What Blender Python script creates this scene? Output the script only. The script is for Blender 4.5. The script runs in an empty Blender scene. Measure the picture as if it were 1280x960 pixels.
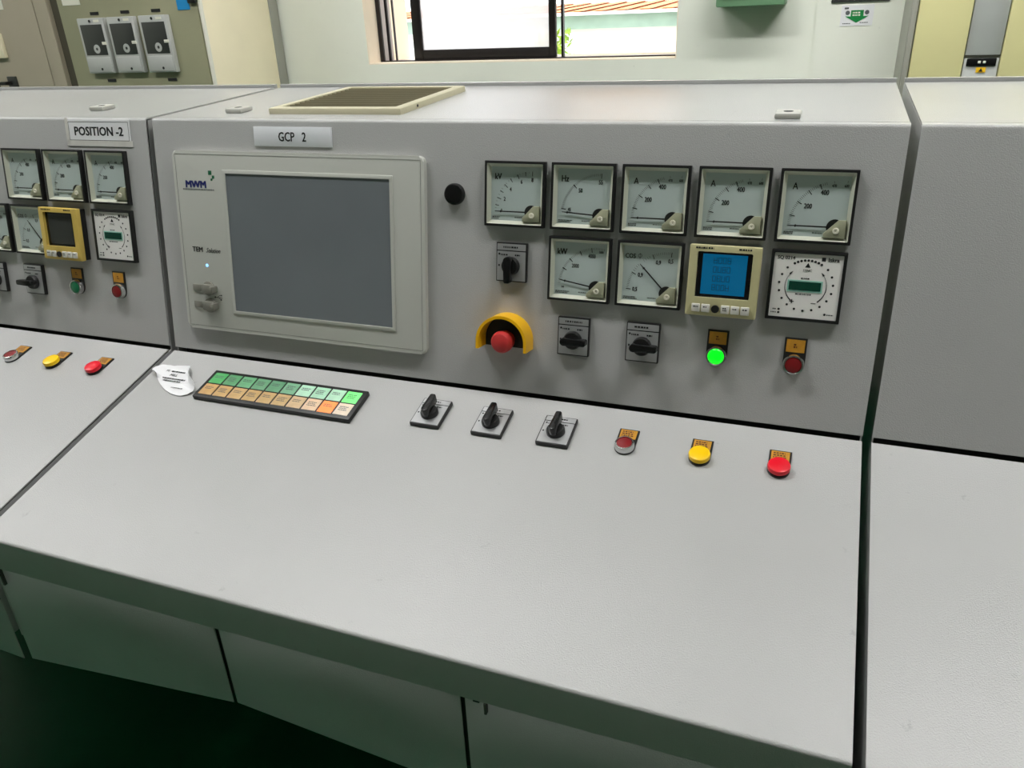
import bpy, bmesh, math, random
from mathutils import Matrix, Vector
random.seed(7)
S = bpy.context.scene
COL = S.collection
PI = math.pi
Z0 = 0.95                      # height of the hinge line between desk and instrument panel
AL, BE, G = 0.16822, 0.26032, 0.04002   # lean of the panel, slope of the desk, slope of the top
VT, X0, X1, WD = 0.4181, -0.2726, 0.9387, 0.4664

# ------------------------------------------------------------------ camera
cd = bpy.data.cameras.new('camera'); cam = bpy.data.objects.new('camera', cd); COL.objects.link(cam)
cd.sensor_fit = 'HORIZONTAL'; cd.sensor_width = 36.0; cd.lens = 981.9142 / 1280 * 36; cd.clip_start = 0.02
def _rot(r):
    v = Vector(r); return Matrix.Rotation(v.length, 3, v.normalized())
_R = _rot((0.4484, 0.3648, 0.0420)) @ Matrix(((1, 0, 0), (0, 0, -1), (0, 1, 0)))
_B = Matrix((_R[0], -_R[1], -_R[2])).transposed()
cam.matrix_world = Matrix.Translation((0.8408, -1.0592, 0.5621 + Z0)) @ _B.to_4x4()
S.camera = cam

# ------------------------------------------------------------------ sky, lights, exposure
w = bpy.data.worlds.new('sky'); S.world = w; w.use_nodes = True
bg = w.node_tree.nodes['Background']; bg.inputs[0].default_value = (0.93, 0.97, 1.0, 1); bg.inputs[1].default_value = 4.8
LAMP = 40.0                    # radiance of the ceiling diffusers
S.view_settings.view_transform = 'Standard'; S.view_settings.look = 'None'
S.view_settings.exposure = 0.0; S.view_settings.gamma = 1.0; S.view_settings.use_curve_mapping = False

# ------------------------------------------------------------------ materials
def lin(c):
    return tuple(((x / 255) / 12.92 if x / 255 <= 0.04045 else ((x / 255 + 0.055) / 1.055) ** 2.4) for x in c)
MATS = {}
def M(name, rgb, rough=0.5, metal=0.0, var=0.04, vscale=8.0, bump=0.0, bscale=300.0, emit=None, estr=0.0, coat=0.0, spec=0.5, specks=0.0):
    m = bpy.data.materials.new(name); m.use_nodes = True; MATS[name] = m
    nt = m.node_tree; N = nt.nodes; L = nt.links; p = N['Principled BSDF']
    c = lin(rgb)
    tc = N.new('ShaderNodeTexCoord'); nz = N.new('ShaderNodeTexNoise')
    nz.inputs['Scale'].default_value = vscale; nz.inputs['Detail'].default_value = 5
    L.new(tc.outputs['Object'], nz.inputs['Vector'])
    rp = N.new('ShaderNodeMapRange'); rp.inputs[1].default_value = 0.3; rp.inputs[2].default_value = 0.7
    rp.inputs[3].default_value = 1 - var; rp.inputs[4].default_value = 1 + var
    L.new(nz.outputs['Fac'], rp.inputs[0])
    mx = N.new('ShaderNodeVectorMath'); mx.operation = 'SCALE'; mx.inputs[0].default_value = c
    L.new(rp.outputs[0], mx.inputs['Scale'])
    out = mx.outputs[0]
    if specks:
        vo = N.new('ShaderNodeTexNoise'); vo.inputs['Scale'].default_value = 34; vo.inputs['Detail'].default_value = 8; vo.inputs['Roughness'].default_value = 0.7
        L.new(tc.outputs['Object'], vo.inputs['Vector'])
        r2 = N.new('ShaderNodeMapRange'); r2.inputs[1].default_value = 0.66; r2.inputs[2].default_value = 0.72; r2.inputs[3].default_value = 1; r2.inputs[4].default_value = 1 - specks
        L.new(vo.outputs['Fac'], r2.inputs[0])
        m2 = N.new('ShaderNodeVectorMath'); m2.operation = 'SCALE'; L.new(out, m2.inputs[0]); L.new(r2.outputs[0], m2.inputs['Scale']); out = m2.outputs[0]
    L.new(out, p.inputs['Base Color'])
    p.inputs['Roughness'].default_value = rough; p.inputs['Metallic'].default_value = metal
    p.inputs['Specular IOR Level'].default_value = spec; p.inputs['Coat Weight'].default_value = coat
    if bump:
        b = N.new('ShaderNodeBump'); b.inputs['Strength'].default_value = bump; b.inputs['Distance'].default_value = 0.001
        n2 = N.new('ShaderNodeTexNoise'); n2.inputs['Scale'].default_value = bscale; n2.inputs['Detail'].default_value = 2
        L.new(tc.outputs['Object'], n2.inputs['Vector']); L.new(n2.outputs['Fac'], b.inputs['Height']); L.new(b.outputs['Normal'], p.inputs['Normal'])
    if emit:
        p.inputs['Emission Color'].default_value = lin(emit) + (1,); p.inputs['Emission Strength'].default_value = estr
    return m
def glassmat(name, tint=(1, 1, 1), f0=0.04, rough=0.02):
    m = bpy.data.materials.new(name); m.use_nodes = True; MATS[name] = m
    nt = m.node_tree; N = nt.nodes; L = nt.links
    N.remove(N['Principled BSDF']); o = N['Material Output']
    t = N.new('ShaderNodeBsdfTransparent'); t.inputs[0].default_value = tint + (1,)
    g = N.new('ShaderNodeBsdfGlossy'); g.inputs['Roughness'].default_value = rough
    lw = N.new('ShaderNodeLayerWeight'); lw.inputs['Blend'].default_value = 0.5      # symmetric for both sides of the thin pane
    pw = N.new('ShaderNodeMath'); pw.operation = 'POWER'; pw.inputs[1].default_value = 5; L.new(lw.outputs['Facing'], pw.inputs[0])
    f = N.new('ShaderNodeMath'); f.operation = 'MULTIPLY_ADD'; f.inputs[1].default_value = 0.6; f.inputs[2].default_value = f0; L.new(pw.outputs[0], f.inputs[0])
    x = N.new('ShaderNodeMixShader'); L.new(f.outputs[0], x.inputs[0]); L.new(t.outputs[0], x.inputs[1]); L.new(g.outputs[0], x.inputs[2]); L.new(x.outputs[0], o.inputs[0])
    return m
M('paint', (181, 181, 180), 0.22, var=0.025, vscale=5, bump=0.5, bscale=650, specks=0.16)
M('paint_dark', (70, 71, 66), 0.7)
M('black', (22, 22, 22), 0.42, var=0.1, vscale=60)
M('black_gloss', (16, 16, 17), 0.25, var=0.1, vscale=60)
M('rubber', (14, 14, 14), 0.8)
M('print', (18, 20, 22), 0.6, var=0.1)
M('print_grey', (92, 95, 98), 0.6, var=0.1)
M('dial', (205, 215, 214), 0.5, var=0.015)
M('dial_wall', (214, 213, 198), 0.4, var=0.02)
M('cover_beige', (178, 176, 150), 0.45, var=0.03, vscale=50)
M('screw', (226, 222, 204), 0.35)
M('silver', (190, 191, 192), 0.35, metal=0.55, var=0.03, vscale=40)
M('chrome', (214, 214, 214), 0.16, metal=1.0, var=0.02)
M('white_plate', (226, 228, 232), 0.35, var=0.01)
M('paper', (232, 232, 234), 0.75, var=0.02)
M('tape', (214, 212, 206), 0.3, var=0.04, vscale=60)
M('amber', (196, 140, 44), 0.4, var=0.12, vscale=90)
M('amber_text', (96, 50, 16), 0.5)
M('cap_red', (128, 24, 28), 0.3, var=0.06, vscale=60)
M('cap_green', (20, 112, 72), 0.3, var=0.06, vscale=60)
M('lit_green', (10, 170, 30), 0.25, emit=(0, 255, 25), estr=1.15)
M('lit_spot', (180, 255, 230), 0.25, emit=(130, 255, 220), estr=1.6)
M('mush_yellow', (255, 206, 0), 0.3, var=0.03)
M('mush_red', (236, 12, 40), 0.28, var=0.03)
M('estop_red', (186, 44, 44), 0.5, var=0.04, vscale=60)
M('guard_yellow', (240, 182, 12), 0.36, var=0.04, vscale=40)
M('tp_frame', (194, 195, 188), 0.42, var=0.015)
M('tp_line', (120, 121, 116), 0.6)
M('tp_screen', (116, 122, 126), 0.22, var=0.05, vscale=6, spec=0.35)
M('logo_blue', (28, 36, 104), 0.5)
M('logo_green', (26, 104, 70), 0.5)
M('led_blue', (150, 205, 255), 0.3, emit=(150, 205, 255), estr=1.2)
M('usb_grey', (128, 127, 118), 0.5, var=0.05, vscale=80)
M('pm_frame', (196, 190, 146), 0.35, var=0.05, vscale=40)
M('pm_frame_yellow', (208, 180, 92), 0.35, var=0.05, vscale=40)
M('pm_dark', (10, 12, 18), 0.2)
M('pm_lcd', (4, 50, 76), 0.25, emit=(0, 120, 172), estr=0.4, var=0.06, vscale=30)
M('pm_digit', (4, 34, 52), 0.5)
M('pm_off', (54, 56, 54), 0.25)
M('pm_key', (214, 212, 204), 0.45)
M('lcd_green', (12, 66, 52), 0.25)
M('lcd_rim', (150, 206, 190), 0.4)
M('face_white', (236, 234, 230), 0.5, var=0.01)
M('vent_beige', (196, 190, 162), 0.5, var=0.03)
M('vent_dark', (84, 78, 60), 0.7)
M('vent_slat', (150, 142, 114), 0.6)
M('gap_shade', (80, 76, 62), 0.8)  # dark tone painted for the shade between the left cabinets
M('lug', (190, 189, 182), 0.45)
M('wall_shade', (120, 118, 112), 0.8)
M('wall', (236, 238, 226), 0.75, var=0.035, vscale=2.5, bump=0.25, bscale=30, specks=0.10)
M('reveal', (246, 234, 214), 0.75, var=0.03)
M('ceiling', (226, 226, 220), 0.85)
M('floor', (12, 94, 60), 0.32, var=0.1, vscale=3)
M('cab_grey', (170, 161, 142), 0.5, var=0.02, bump=0.1)
M('cab_olive', (150, 149, 121), 0.5, var=0.02, bump=0.1)
M('cab_cream', (246, 235, 204), 0.5, var=0.02)
M('cab_white', (232, 230, 216), 0.4)
M('cab_yellow', (206, 201, 147), 0.5, var=0.02)
M('cab_strip', (186, 189, 186), 0.4)
M('cab_edge', (150, 150, 140), 0.5)
M('relay_grey', (186, 187, 184), 0.45)
M('relay_dark', (54, 56, 54), 0.3)
M('label_blue', (20, 140, 204), 0.5)
M('label_yellow', (240, 190, 20), 0.5)
M('alu_dark', (34, 30, 30), 0.4, metal=0.3)
M('alu_grey', (150, 142, 138), 0.45, metal=0.3)
M('ext_white', (236, 236, 232), 0.8)
M('ext_fascia', (146, 166, 156), 0.7, var=0.1)
M('ext_roof', (206, 120, 70), 0.8, var=0.12, vscale=10)
M('added_awning', (206, 146, 84), 0.7, var=0.08)
M('ext_ground', (190, 186, 176), 0.9)
M('leaf', (120, 150, 20), 0.6, var=0.3, vscale=20)
M('trunk', (90, 70, 50), 0.9)
M('sign_green', (10, 132, 62), 0.5)
M('box_green', (112, 152, 116), 0.5)
M('fixture', (235, 235, 232), 0.5)
M('diffuser', (255, 255, 255), 0.5, emit=(254, 253, 252), estr=LAMP)
glassmat('glass', (0.95, 0.97, 0.96))
glassmat('paneglass', (0.96, 0.98, 0.97), 0.04)
def frosted():
    m = bpy.data.materials.new('frosted'); m.use_nodes = True; MATS['frosted'] = m
    nt = m.node_tree; N = nt.nodes; L = nt.links; N.remove(N['Principled BSDF'])
    t = N.new('ShaderNodeBsdfTranslucent'); t.inputs[0].default_value = (0.9, 0.9, 0.95, 1)
    d = N.new('ShaderNodeBsdfTransparent'); g = N.new('ShaderNodeBsdfGlossy'); g.inputs['Roughness'].default_value = 0.1
    x = N.new('ShaderNodeMixShader'); x.inputs[0].default_value = 0.4; L.new(t.outputs[0], x.inputs[1]); L.new(d.outputs[0], x.inputs[2])
    f = N.new('ShaderNodeFresnel'); f.inputs[0].default_value = 1.4
    y = N.new('ShaderNodeMixShader'); L.new(f.outputs[0], y.inputs[0]); L.new(x.outputs[0], y.inputs[1]); L.new(g.outputs[0], y.inputs[2])
    L.new(y.outputs[0], N['Material Output'].inputs[0])
frosted()

# ------------------------------------------------------------------ mesh building
class MB:
    def __init__(s): s.bm = bmesh.new()
    def _poly(s, vs, fs):
        V = [s.bm.verts.new(v) for v in vs]; out = []
        for f in fs:
            try: out.append(s.bm.faces.new([V[i] for i in f]))
            except ValueError: pass
        return V, out
    def _bev(s, V, bev, seg=2):
        if bev:
            es = {e for v in V for e in v.link_edges}
            bmesh.ops.bevel(s.bm, geom=list(es), offset=bev, segments=seg, affect='EDGES', profile=0.5, clamp_overlap=True)
    def box(s, x0, x1, y0, y1, z0, z1, bev=0.0, seg=2):
        vs = [(x, y, z) for z in (z0, z1) for y in (y0, y1) for x in (x0, x1)]
        V, F = s._poly(vs, [(0, 2, 3, 1), (4, 5, 7, 6), (0, 1, 5, 4), (2, 6, 7, 3), (0, 4, 6, 2), (1, 3, 7, 5)])
        s._bev(V, bev, seg); return s
    def prism(s, poly, z0, z1, bev=0.0, ax='z', seg=2):
        """polygon (counter-clockwise) swept along an axis: z -> (a,b,z), x -> (z,a,b), y -> (a,z,b)"""
        def P(a, b, z): return (a, b, z) if ax == 'z' else ((z, a, b) if ax == 'x' else (a, z, b))
        n = len(poly); vs = [P(a, b, z0) for a, b in poly] + [P(a, b, z1) for a, b in poly]
        fs = [tuple(range(n))[::-1], tuple(range(n, 2 * n))] + [(i, (i + 1) % n, (i + 1) % n + n, i + n) for i in range(n)]
        V, F = s._poly(vs, fs)
        if bev:
            es = [e for v in V for e in v.link_edges if abs((e.verts[0].co - e.verts[1].co).dot(Vector(P(0, 0, 1)))) < 1e-9]
            bmesh.ops.bevel(s.bm, geom=list(set(es)), offset=bev, segments=seg, affect='EDGES', profile=0.5, clamp_overlap=True)
        return s
    def ring(s, ow, oh, iw, ih, z0, z1, cx=0, cy=0, icx=None, icy=None, r=0.0):
        """rectangular frame"""
        icx = cx if icx is None else icx; icy = cy if icy is None else icy
        o = [(-1, -1), (1, -1), (1, 1), (-1, 1)]
        vs = [(cx + a * ow / 2, cy + b * oh / 2, z) for z in (z0, z1) for a, b in o] + [(icx + a * iw / 2, icy + b * ih / 2, z) for z in (z0, z1) for a, b in o]
        fs = []
        for i in range(4):
            j = (i + 1) % 4
            fs += [(i, j, j + 4, i + 4), (8 + j, 8 + i, 12 + i, 12 + j), (4 + i, 4 + j, 12 + j, 12 + i), (j, i, 8 + i, 8 + j)]
        V, F = s._poly(vs, fs)
        if r: s._bev(V[4:8], r, 2)
        return s
    def funnel(s, w1, h1, z1, w2, h2, z2, cx=0, cy=0, cx2=None, cy2=None):
        cx2 = cx if cx2 is None else cx2; cy2 = cy if cy2 is None else cy2
        o = [(-1, -1), (1, -1), (1, 1), (-1, 1)]
        vs = [(cx + a * w1 / 2, cy + b * h1 / 2, z1) for a, b in o] + [(cx2 + a * w2 / 2, cy2 + b * h2 / 2, z2) for a, b in o]
        s._poly(vs, [(i, (i + 1) % 4, (i + 1) % 4 + 4, i + 4) for i in range(4)]); return s
    def lathe(s, prof, cx=0, cy=0, seg=32, cz=0):
        rings = []; bm = s.bm
        for r, z in prof:
            if r < 1e-6: rings.append([bm.verts.new((cx, cy, z + cz))])
            else: rings.append([bm.verts.new((cx + r * math.cos(2 * PI * i / seg), cy + r * math.sin(2 * PI * i / seg), z + cz)) for i in range(seg)])
        for a, b in zip(rings, rings[1:]):
            for i in range(seg):
                j = (i + 1) % seg
                q = [a[i % len(a)], a[j % len(a)], b[j % len(b)], b[i % len(b)]]
                u = []
                for v in q:
                    if v not in u: u.append(v)
                if len(u) > 2: bm.faces.new(u)
        return s
    def flat(s, poly, z):
        s._poly([(a, b, z) for a, b in poly], [tuple(range(len(poly)))]); return s
    def rect(s, x0, x1, y0, y1, z): return s.flat([(x0, y0), (x1, y0), (x1, y1), (x0, y1)], z)
    def disc(s, x, y, r, z, n=14): return s.flat([(x + r * math.cos(2 * PI * i / n), y + r * math.sin(2 * PI * i / n)) for i in range(n)], z)
    def seg(s, xa, ya, xb, yb, wd, z):
        d = Vector((xb - xa, yb - ya)); n = Vector((-d.y, d.x)).normalized() * wd / 2
        return s.flat([(xa - n.x, ya - n.y), (xb - n.x, yb - n.y), (xb + n.x, yb + n.y), (xa + n.x, ya + n.y)], z)
    def text(s, txt, x, y, size, z=0.0, align='CENTER', xs=1.0, bold=0.0, shear=0.0):
        """cap height about 0.7 * size, x,y = middle of the line"""
        c = bpy.data.curves.new('t', 'FONT'); c.body = txt; c.size = size; c.align_x = align; c.resolution_u = 2; c.shear = shear
        o = bpy.data.objects.new('t', c); me = o.to_mesh()
        k = bold * size
        for dx, dy, dz in (((0, 0, 0),) if not bold else ((-k, -k * .5, 0), (k, -k * .5, 2e-5), (-k, k * .5, 4e-5), (k, k * .5, 6e-5), (0, 0, 8e-5))):
            V = [s.bm.verts.new((x + v.co.x * xs + dx, y + v.co.y - 0.35 * size + dy, z + dz)) for v in me.vertices]
            for p in me.polygons:
                try: s.bm.faces.new([V[i] for i in p.vertices])
                except ValueError: pass
        o.to_mesh_clear(); bpy.data.objects.remove(o); bpy.data.curves.remove(c); return s
    def micro(s, x, y, wd, h, z, n=1, gap=1.6, seed=0, centre=False):
        """lines of print too small to read"""
        rr = random.Random(seed)
        for k in range(n):
            yy = y - k * h * gap; xx = x - (wd / 2 if centre else 0); end = xx + wd * rr.uniform(0.75, 1)
            while xx < end:
                l = h * rr.uniform(0.5, 1.6); l = min(l, end - xx + h * 0.2)
                s.rect(xx, xx + l, yy - h / 2, yy + h / 2, z); xx += l + h * rr.uniform(0.3, 0.55)
        return s
    def build(s, name, mat, parent=None, loc=(0, 0, 0), rx=0.0, rz=0.0, smooth=True, label=None):
        bmesh.ops.recalc_face_normals(s.bm, faces=s.bm.faces) if not getattr(s, 'norecalc', False) else None
        me = bpy.data.meshes.new(name); s.bm.to_mesh(me); s.bm.free()
        me.materials.append(MATS[mat])
        if smooth:
            for p in me.polygons: p.use_smooth = True
            me.set_sharp_from_angle(angle=math.radians(32))
        o = bpy.data.objects.new(name, me); COL.objects.link(o)
        o.location = loc; o.rotation_euler = (rx, 0, rz); o.parent = parent
        if label: o['label'] = label
        return o
def FL():      # flat print: keep facing up
    b = MB(); return b
def thing(name, label, cat, loc=(0, 0, 0), group=None):
    o = bpy.data.objects.new(name, None); COL.objects.link(o); o.location = loc
    o.empty_display_size = 0.05; o['label'] = label; o['category'] = cat
    if group: o['group'] = group
    return o
def tag(o, label, cat, group=None):
    o['label'] = label; o['category'] = cat
    if group: o['group'] = group
    return o
def struct(o):
    o['kind'] = 'structure'; return o
def arc(cx, cy, r, a0, a1, n):
    return [(cx + r * math.cos(math.radians(a0 + (a1 - a0) * i / n)), cy + r * math.sin(math.radians(a0 + (a1 - a0) * i / n))) for i in range(n + 1)]

# ------------------------------------------------------------------ the room
YW = 2.3; FZ = 0.0; CZ = 3.7
struct(MB().box(-4.5, 4.5, -3.6, 2.7, -0.1, 0.0).build('floor', 'floor'))
struct(MB().box(-4.7, 4.7, -3.8, 2.7, CZ, CZ + 0.12).build('ceiling', 'ceiling'))
wl, wr, wb, wt = -1.135, 0.253, 0.357 + Z0, 2.30
b = MB()
b.box(-4.5, wl, YW, YW + 0.4, 0, CZ); b.box(wr, 4.5, YW, YW + 0.4, 0, CZ)
b.box(wl, wr, YW, YW + 0.4, 0, wb); b.box(wl, wr, YW, YW + 0.4, wt, CZ)
b.box(0.757, 1.6, YW - 0.012, YW, 0, CZ)          # shallow pilaster
struct(b.build('wall_back', 'wall'))
struct(MB().box(-4.7, -4.5, -3.6, 2.6, 0, CZ).build('wall_left', 'wall'))
struct(MB().box(4.5, 4.7, -3.6, 2.6, 0, CZ).build('wall_right', 'wall'))
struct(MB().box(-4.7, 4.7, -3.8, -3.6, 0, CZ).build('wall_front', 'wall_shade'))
# window: plastered reveal, dark track, one slid sash with frosted pane, open gap on the right
win = bpy.data.objects.new('window_1', None); COL.objects.link(win); win.location = (0, YW, 0); struct(win)
win['label'] = 'sliding window with dark frame and blown-out daylight'
b = MB(); t = 0.004
b.box(wl, wl + t, 0.001, 0.11, wb, wt); b.box(wr - t, wr, 0.001, 0.11, wb, wt); b.box(wl, wr, 0.001, 0.11, wb, wb + t); b.box(wl, wr, 0.001, 0.11, wt - t, wt)
b.box(wl, wl + t, 0.225, 0.40, wb, wt); b.box(wl, wr, 0.225, 0.40, wb, wb + t)
b.build('reveal', 'reveal', win)
b = MB()
for x in (wl + 0.002,): b.box(x, x + 0.022, 0.105, 0.115, wb, wt); b.box(x + 0.03, x + 0.042, 0.135, 0.145, wb, wt); b.box(x + 0.05, x + 0.056, 0.165, 0.175, wb, wt)
b.box(wl, wr, 0.105, 0.115, wb + 0.004, wb + 0.009); b.box(wr - 0.008, wr, 0.15, 0.17, wb, wt)
b.box(wl, wr, 0.105, 0.17, wt - 0.03, wt)
b.build('window_frame', 'alu_dark', win)
b = MB(); b.box(wl, wl + 0.012, 0.12, 0.22, wb, wt); b.box(wl, wr, 0.116, 0.22, wb, wb + 0.006)
b.build('window_track', 'alu_grey', win)
sl, sr = -0.962, -0.283
sb = MB()
sb.box(sl, sl + 0.045, 0.118, 0.142, wb + 0.008, wt - 0.03, 0.002); sb.box(sr - 0.03, sr, 0.118, 0.142, wb + 0.008, wt - 0.03, 0.002)
sb.box(sl + 0.045, sr - 0.03, 0.119, 0.141, wb + 0.008, wb + 0.05, 0.002); sb.box(sl + 0.045, sr - 0.03, 0.119, 0.141, wt - 0.075, wt - 0.03, 0.002)
sash = sb.build('window_sash', 'alu_dark', win)
MB().box(sl + 0.04, sr - 0.025, 0.128, 0.132, wb + 0.045, wt - 0.07).build('pane', 'frosted', sash)
sb = MB(); sb.box(-0.268, -0.258, 0.15, 0.172, wb + 0.006, wt - 0.03); sb.box(wr - 0.03, wr - 0.008, 0.15, 0.172, wb + 0.006, wt - 0.03); sb.box(-0.258, wr - 0.03, 0.15, 0.172, wt - 0.06, wt - 0.03)
s2 = sb.build('window_sash', 'alu_dark', win)
MB().box(-0.258, wr - 0.03, 0.160, 0.163, wb + 0.006, wt - 0.06).build('pane', 'paneglass', s2)

# ------------------------------------------------------------------ outside
struct(MB().box(-14, 14, 2.7, 30, -0.35, -0.3).build('ground_outside', 'ext_ground'))
hb = thing('neighbouring_building', 'white walled building with orange roof seen through the window', 'building', (-0.5, 6, -0.3))
MB().box(-5, 6, 0.04, 3.2, 0, 1.66).build('wall', 'ext_white', hb)
MB().box(-5.3, 6.3, -0.02, 0.03, 1.63, 1.745).build('fascia', 'ext_fascia', hb)
MB().box(-5.3, 6.3, 0.03, 0.06, 1.63, 1.645).build('soffit', 'ext_white', hb)
MB().box(-5.35, 6.35, -0.07, 0.0, 1.735, 1.76).build('gutter', 'ext_white', hb)
rf = MB().prism([(-0.05, 1.76), (1.7, 1.825), (3.4, 1.76)], -5.35, 6.35, ax='x').build('roof', 'ext_roof', hb)
for k in range(24):
    x = -3 + k * 0.19
    MB().prism([(x - 0.06, 0), (x + 0.06, 0), (x, 0.01)], 0, 1.75).build('tile_row', 'ext_roof', hb, (0, -0.07, 1.77), rx=math.atan2(0.065, 1.75)).rotation_euler = (math.atan2(0.065, 1.75) - PI / 2 + PI / 2, 0, 0)
for o in [o for o in bpy.data.objects if o.name.startswith('tile_row')]:
    o.data.transform(Matrix.Rotation(-PI / 2, 4, 'X')); o.data.flip_normals()
aw = thing('added_awning', 'unseen tan slope added outside above the right window half to block sky glow', 'added_awning', (0.6, YW + 0.4, 0))  # unseen; added to block sky glow and warm the console-top reflection
MB().prism([(0.0, 2.36), (1.3, 1.76), (1.3, 1.79), (0.0, 2.40)], -1.35, 0.95, ax='x').build('canopy', 'added_awning', aw)
for q in (-1.3, 0.9): MB().prism([(0.0, 2.30), (1.3, 1.71), (1.3, 1.76), (0.0, 2.36)], q - 0.02, q + 0.02, ax='x').build('rafter', 'added_awning', aw)
sh = thing('shrub', 'yellow-green shrub outside the window', 'shrub', (-1.33, 5.6, -0.3))
MB().lathe([(0.02, 0), (0.015, 1.0), (0, 1.05)], seg=8).build('stem', 'trunk', sh)
b = MB(); rr = random.Random(3)
for k in range(420):
    a = rr.uniform(0, 2 * PI); r = 0.16 * math.sqrt(rr.random()); z = rr.uniform(0.7, 1.62); c = Vector((r * math.cos(a), r * math.sin(a), z)); d = Vector((rr.gauss(0, 1), rr.gauss(0, 1), rr.gauss(0, 1))).normalized(); e = d.orthogonal().normalized()
    b._poly([c, c + d * 0.035 + e * 0.014, c + d * 0.075, c + d * 0.035 - e * 0.014], [(0, 1, 2, 3)])
lf = b.build('foliage', 'leaf', sh); lf['kind'] = 'stuff'

# ------------------------------------------------------------------ ceiling lights (their own light)
def ceiling_light(x, y, label, L=1.2, W=0.3, drop=0.0):
    t = thing('ceiling_light', label, 'light', (x, y, CZ - drop), 'ceiling lights')
    if drop:  # hung form, used only by the added wall-brightening battens
        for q in (-0.45, 0.45): MB().lathe([(0.006, -0.05), (0.006, drop)], q, 0, 10).build('rod', 'fixture', t)
        MB().box(-L / 2, L / 2, -W / 2, W / 2, -0.02, 0.0).build('back_plate', 'fixture', t)
    MB().ring(L + 0.06, W + 0.06, L, W, -0.07, 0.0).build('housing', 'fixture', t)
    MB().box(-L / 2, L / 2, -W / 2, W / 2, -0.055, -0.045).build('diffuser', 'diffuser', t)
ceiling_light(-0.55, -0.30, 'ceiling light above the middle console')
ceiling_light(-2.95, -0.30, 'ceiling light above the left console')
ceiling_light(1.85, -0.30, 'ceiling light above the right console')
ceiling_light(-1.00, 1.6, 'unseen batten light added to brighten the wall by the window', W=0.045, drop=1.3)  # these three battens are unseen, hung low to brighten the back wall
ceiling_light(0.95, 1.6, 'unseen batten light hung low to brighten the wall by the green arrow sticker', W=0.10, drop=1.3)
ceiling_light(2.90, 1.6, 'unseen batten light added to brighten the wall by the yellow cabinet', W=0.09, drop=1.3)

# ------------------------------------------------------------------ background cabinets
def lab(o, s): o['label'] = s; return o
CA = thing('switchgear_cabinet', 'grey-beige cabinet with a black rotary handle at the left edge', 'cabinet', (-2.820, 1.8, 0))
ZB = Z0
K = 1.0196
def AZ(z): return 1.512 + (Z0 + z - 1.512) * K
MB().box(-0.6, 0.405, 0.0, 0.46, 0, 2.25, 0.004).build('body', 'cab_grey', CA)
MB().box(-0.58, 0.3235, -0.012, 0.002, 0.1, 2.2, 0.003).build('door', 'cab_grey', CA)
MB().box(0.3275, 0.405, -0.012, 0.002, 0.1, 2.2, 0.003).build('frame_strip', 'cab_grey', CA)
MB().box(0.405, 0.469, 0.012, 0.03, 0, 2.25).build('gap_shade_strip', 'gap_shade', CA)  # dark strip standing in for the shade in the gap between cabinets
h = MB().box(0.05, 0.102, -0.024, -0.012, AZ(0.325), AZ(0.372), 0.002).build('handle_plate', 'relay_dark', CA)
hb2 = MB(); hb2.box(0.0, 0.077, -0.062, -0.042, AZ(0.338), AZ(0.352), 0.004); hb2.box(0.062, 0.077, -0.052, -0.022, AZ(0.338), AZ(0.352)); hb2.box(-0.012, 0.022, -0.068, -0.040, AZ(0.326), AZ(0.362), 0.008)
hb2.build('handle', 'black', CA)
MB().box(-0.1, 0.088, -0.032, -0.012, AZ(0.45), AZ(0.552), 0.003).build('terminal_cover', 'cab_cream', CA, label='cream plastic cover plate')
MB().box(-0.04, 0.145, -0.015, -0.012, AZ(0.646), AZ(0.69)).build('nameplate', 'cab_white', CA)
lt = FL().micro(0.02, AZ(0.668), 0.1, 0.03, 0, 1).build('lettering', 'print', CA, (0, -0.0155, 0)); lt['kind'] = 'stuff'
lt.data.transform(Matrix(((1, 0, 0, 0), (0, 0, 1, 0), (0, 1, 0, 0), (0, 0, 0, 1))))
CB = thing('switchgear_cabinet', 'olive-grey cabinet with three protection relays in a row', 'cabinet', (-1.965, 1.8, 0))
MB().box(-0.385, 0.385, 0.0, 0.46, 0, 2.25, 0.004).build('body', 'cab_cream', CB)
MB().box(-0.385, 0.366, -0.012, 0.0, 0.08, 2.2, 0.003).build('door', 'cab_olive', CB)
MB().box(0.372, 0.386, -0.012, 0.0, 0.08, 2.2, 0.002).build('edge_trim', 'cab_white', CB)
MB().box(0.384, 0.39, 0.43, 0.492, 0, 2.25, 0.002).build('rear_strip', 'cab_edge', CB)
def relay(cx, n):
    p = MB().box(-0.073, 0.073, -0.024, 0, -0.11, 0.11, 0.003).build('protection_relay', 'relay_grey', CB, (cx, -0.012, ZB + 0.486), label=n)
    MB().box(-0.061, 0.061, -0.0255, -0.02, -0.037, 0.085, 0.002).build('screen', 'relay_dark', p)
    b = MB(); b.box(-0.066, 0.066, -0.027, -0.02, -0.106, -0.045, 0.004); b.build('lower_cover', 'relay_grey', p)
    b = MB().lathe([(0.006, 0), (0.014, 0.001), (0.018, 0)], seg=20); o = b.build('ring_key', 'relay_grey', p, (0.006, -0.026, -0.012), rx=PI / 2)
    MB().box(0.042, 0.066, -0.027, -0.02, 0.004, 0.016, 0.001).build('white_key', 'cab_white', p)
    for (x, z) in ((0, 0.098), (0.01, -0.093)): MB().lathe([(0.006, 0), (0.005, 0.002), (0, 0.002)], seg=10).build('screw', 'black', p, (x, -0.0265, z), rx=PI / 2)
    MB().box(0.02, 0.05, -0.0252, -0.02, 0.093, 0.103).build('tag', 'cab_white', p)
for cx, n in ((-2.163, 'leftmost grey relay with dark screen'), (-1.997, 'middle grey relay with dark screen'), (-1.823, 'rightmost grey relay with dark screen')): relay(cx + 1.965, n)
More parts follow.
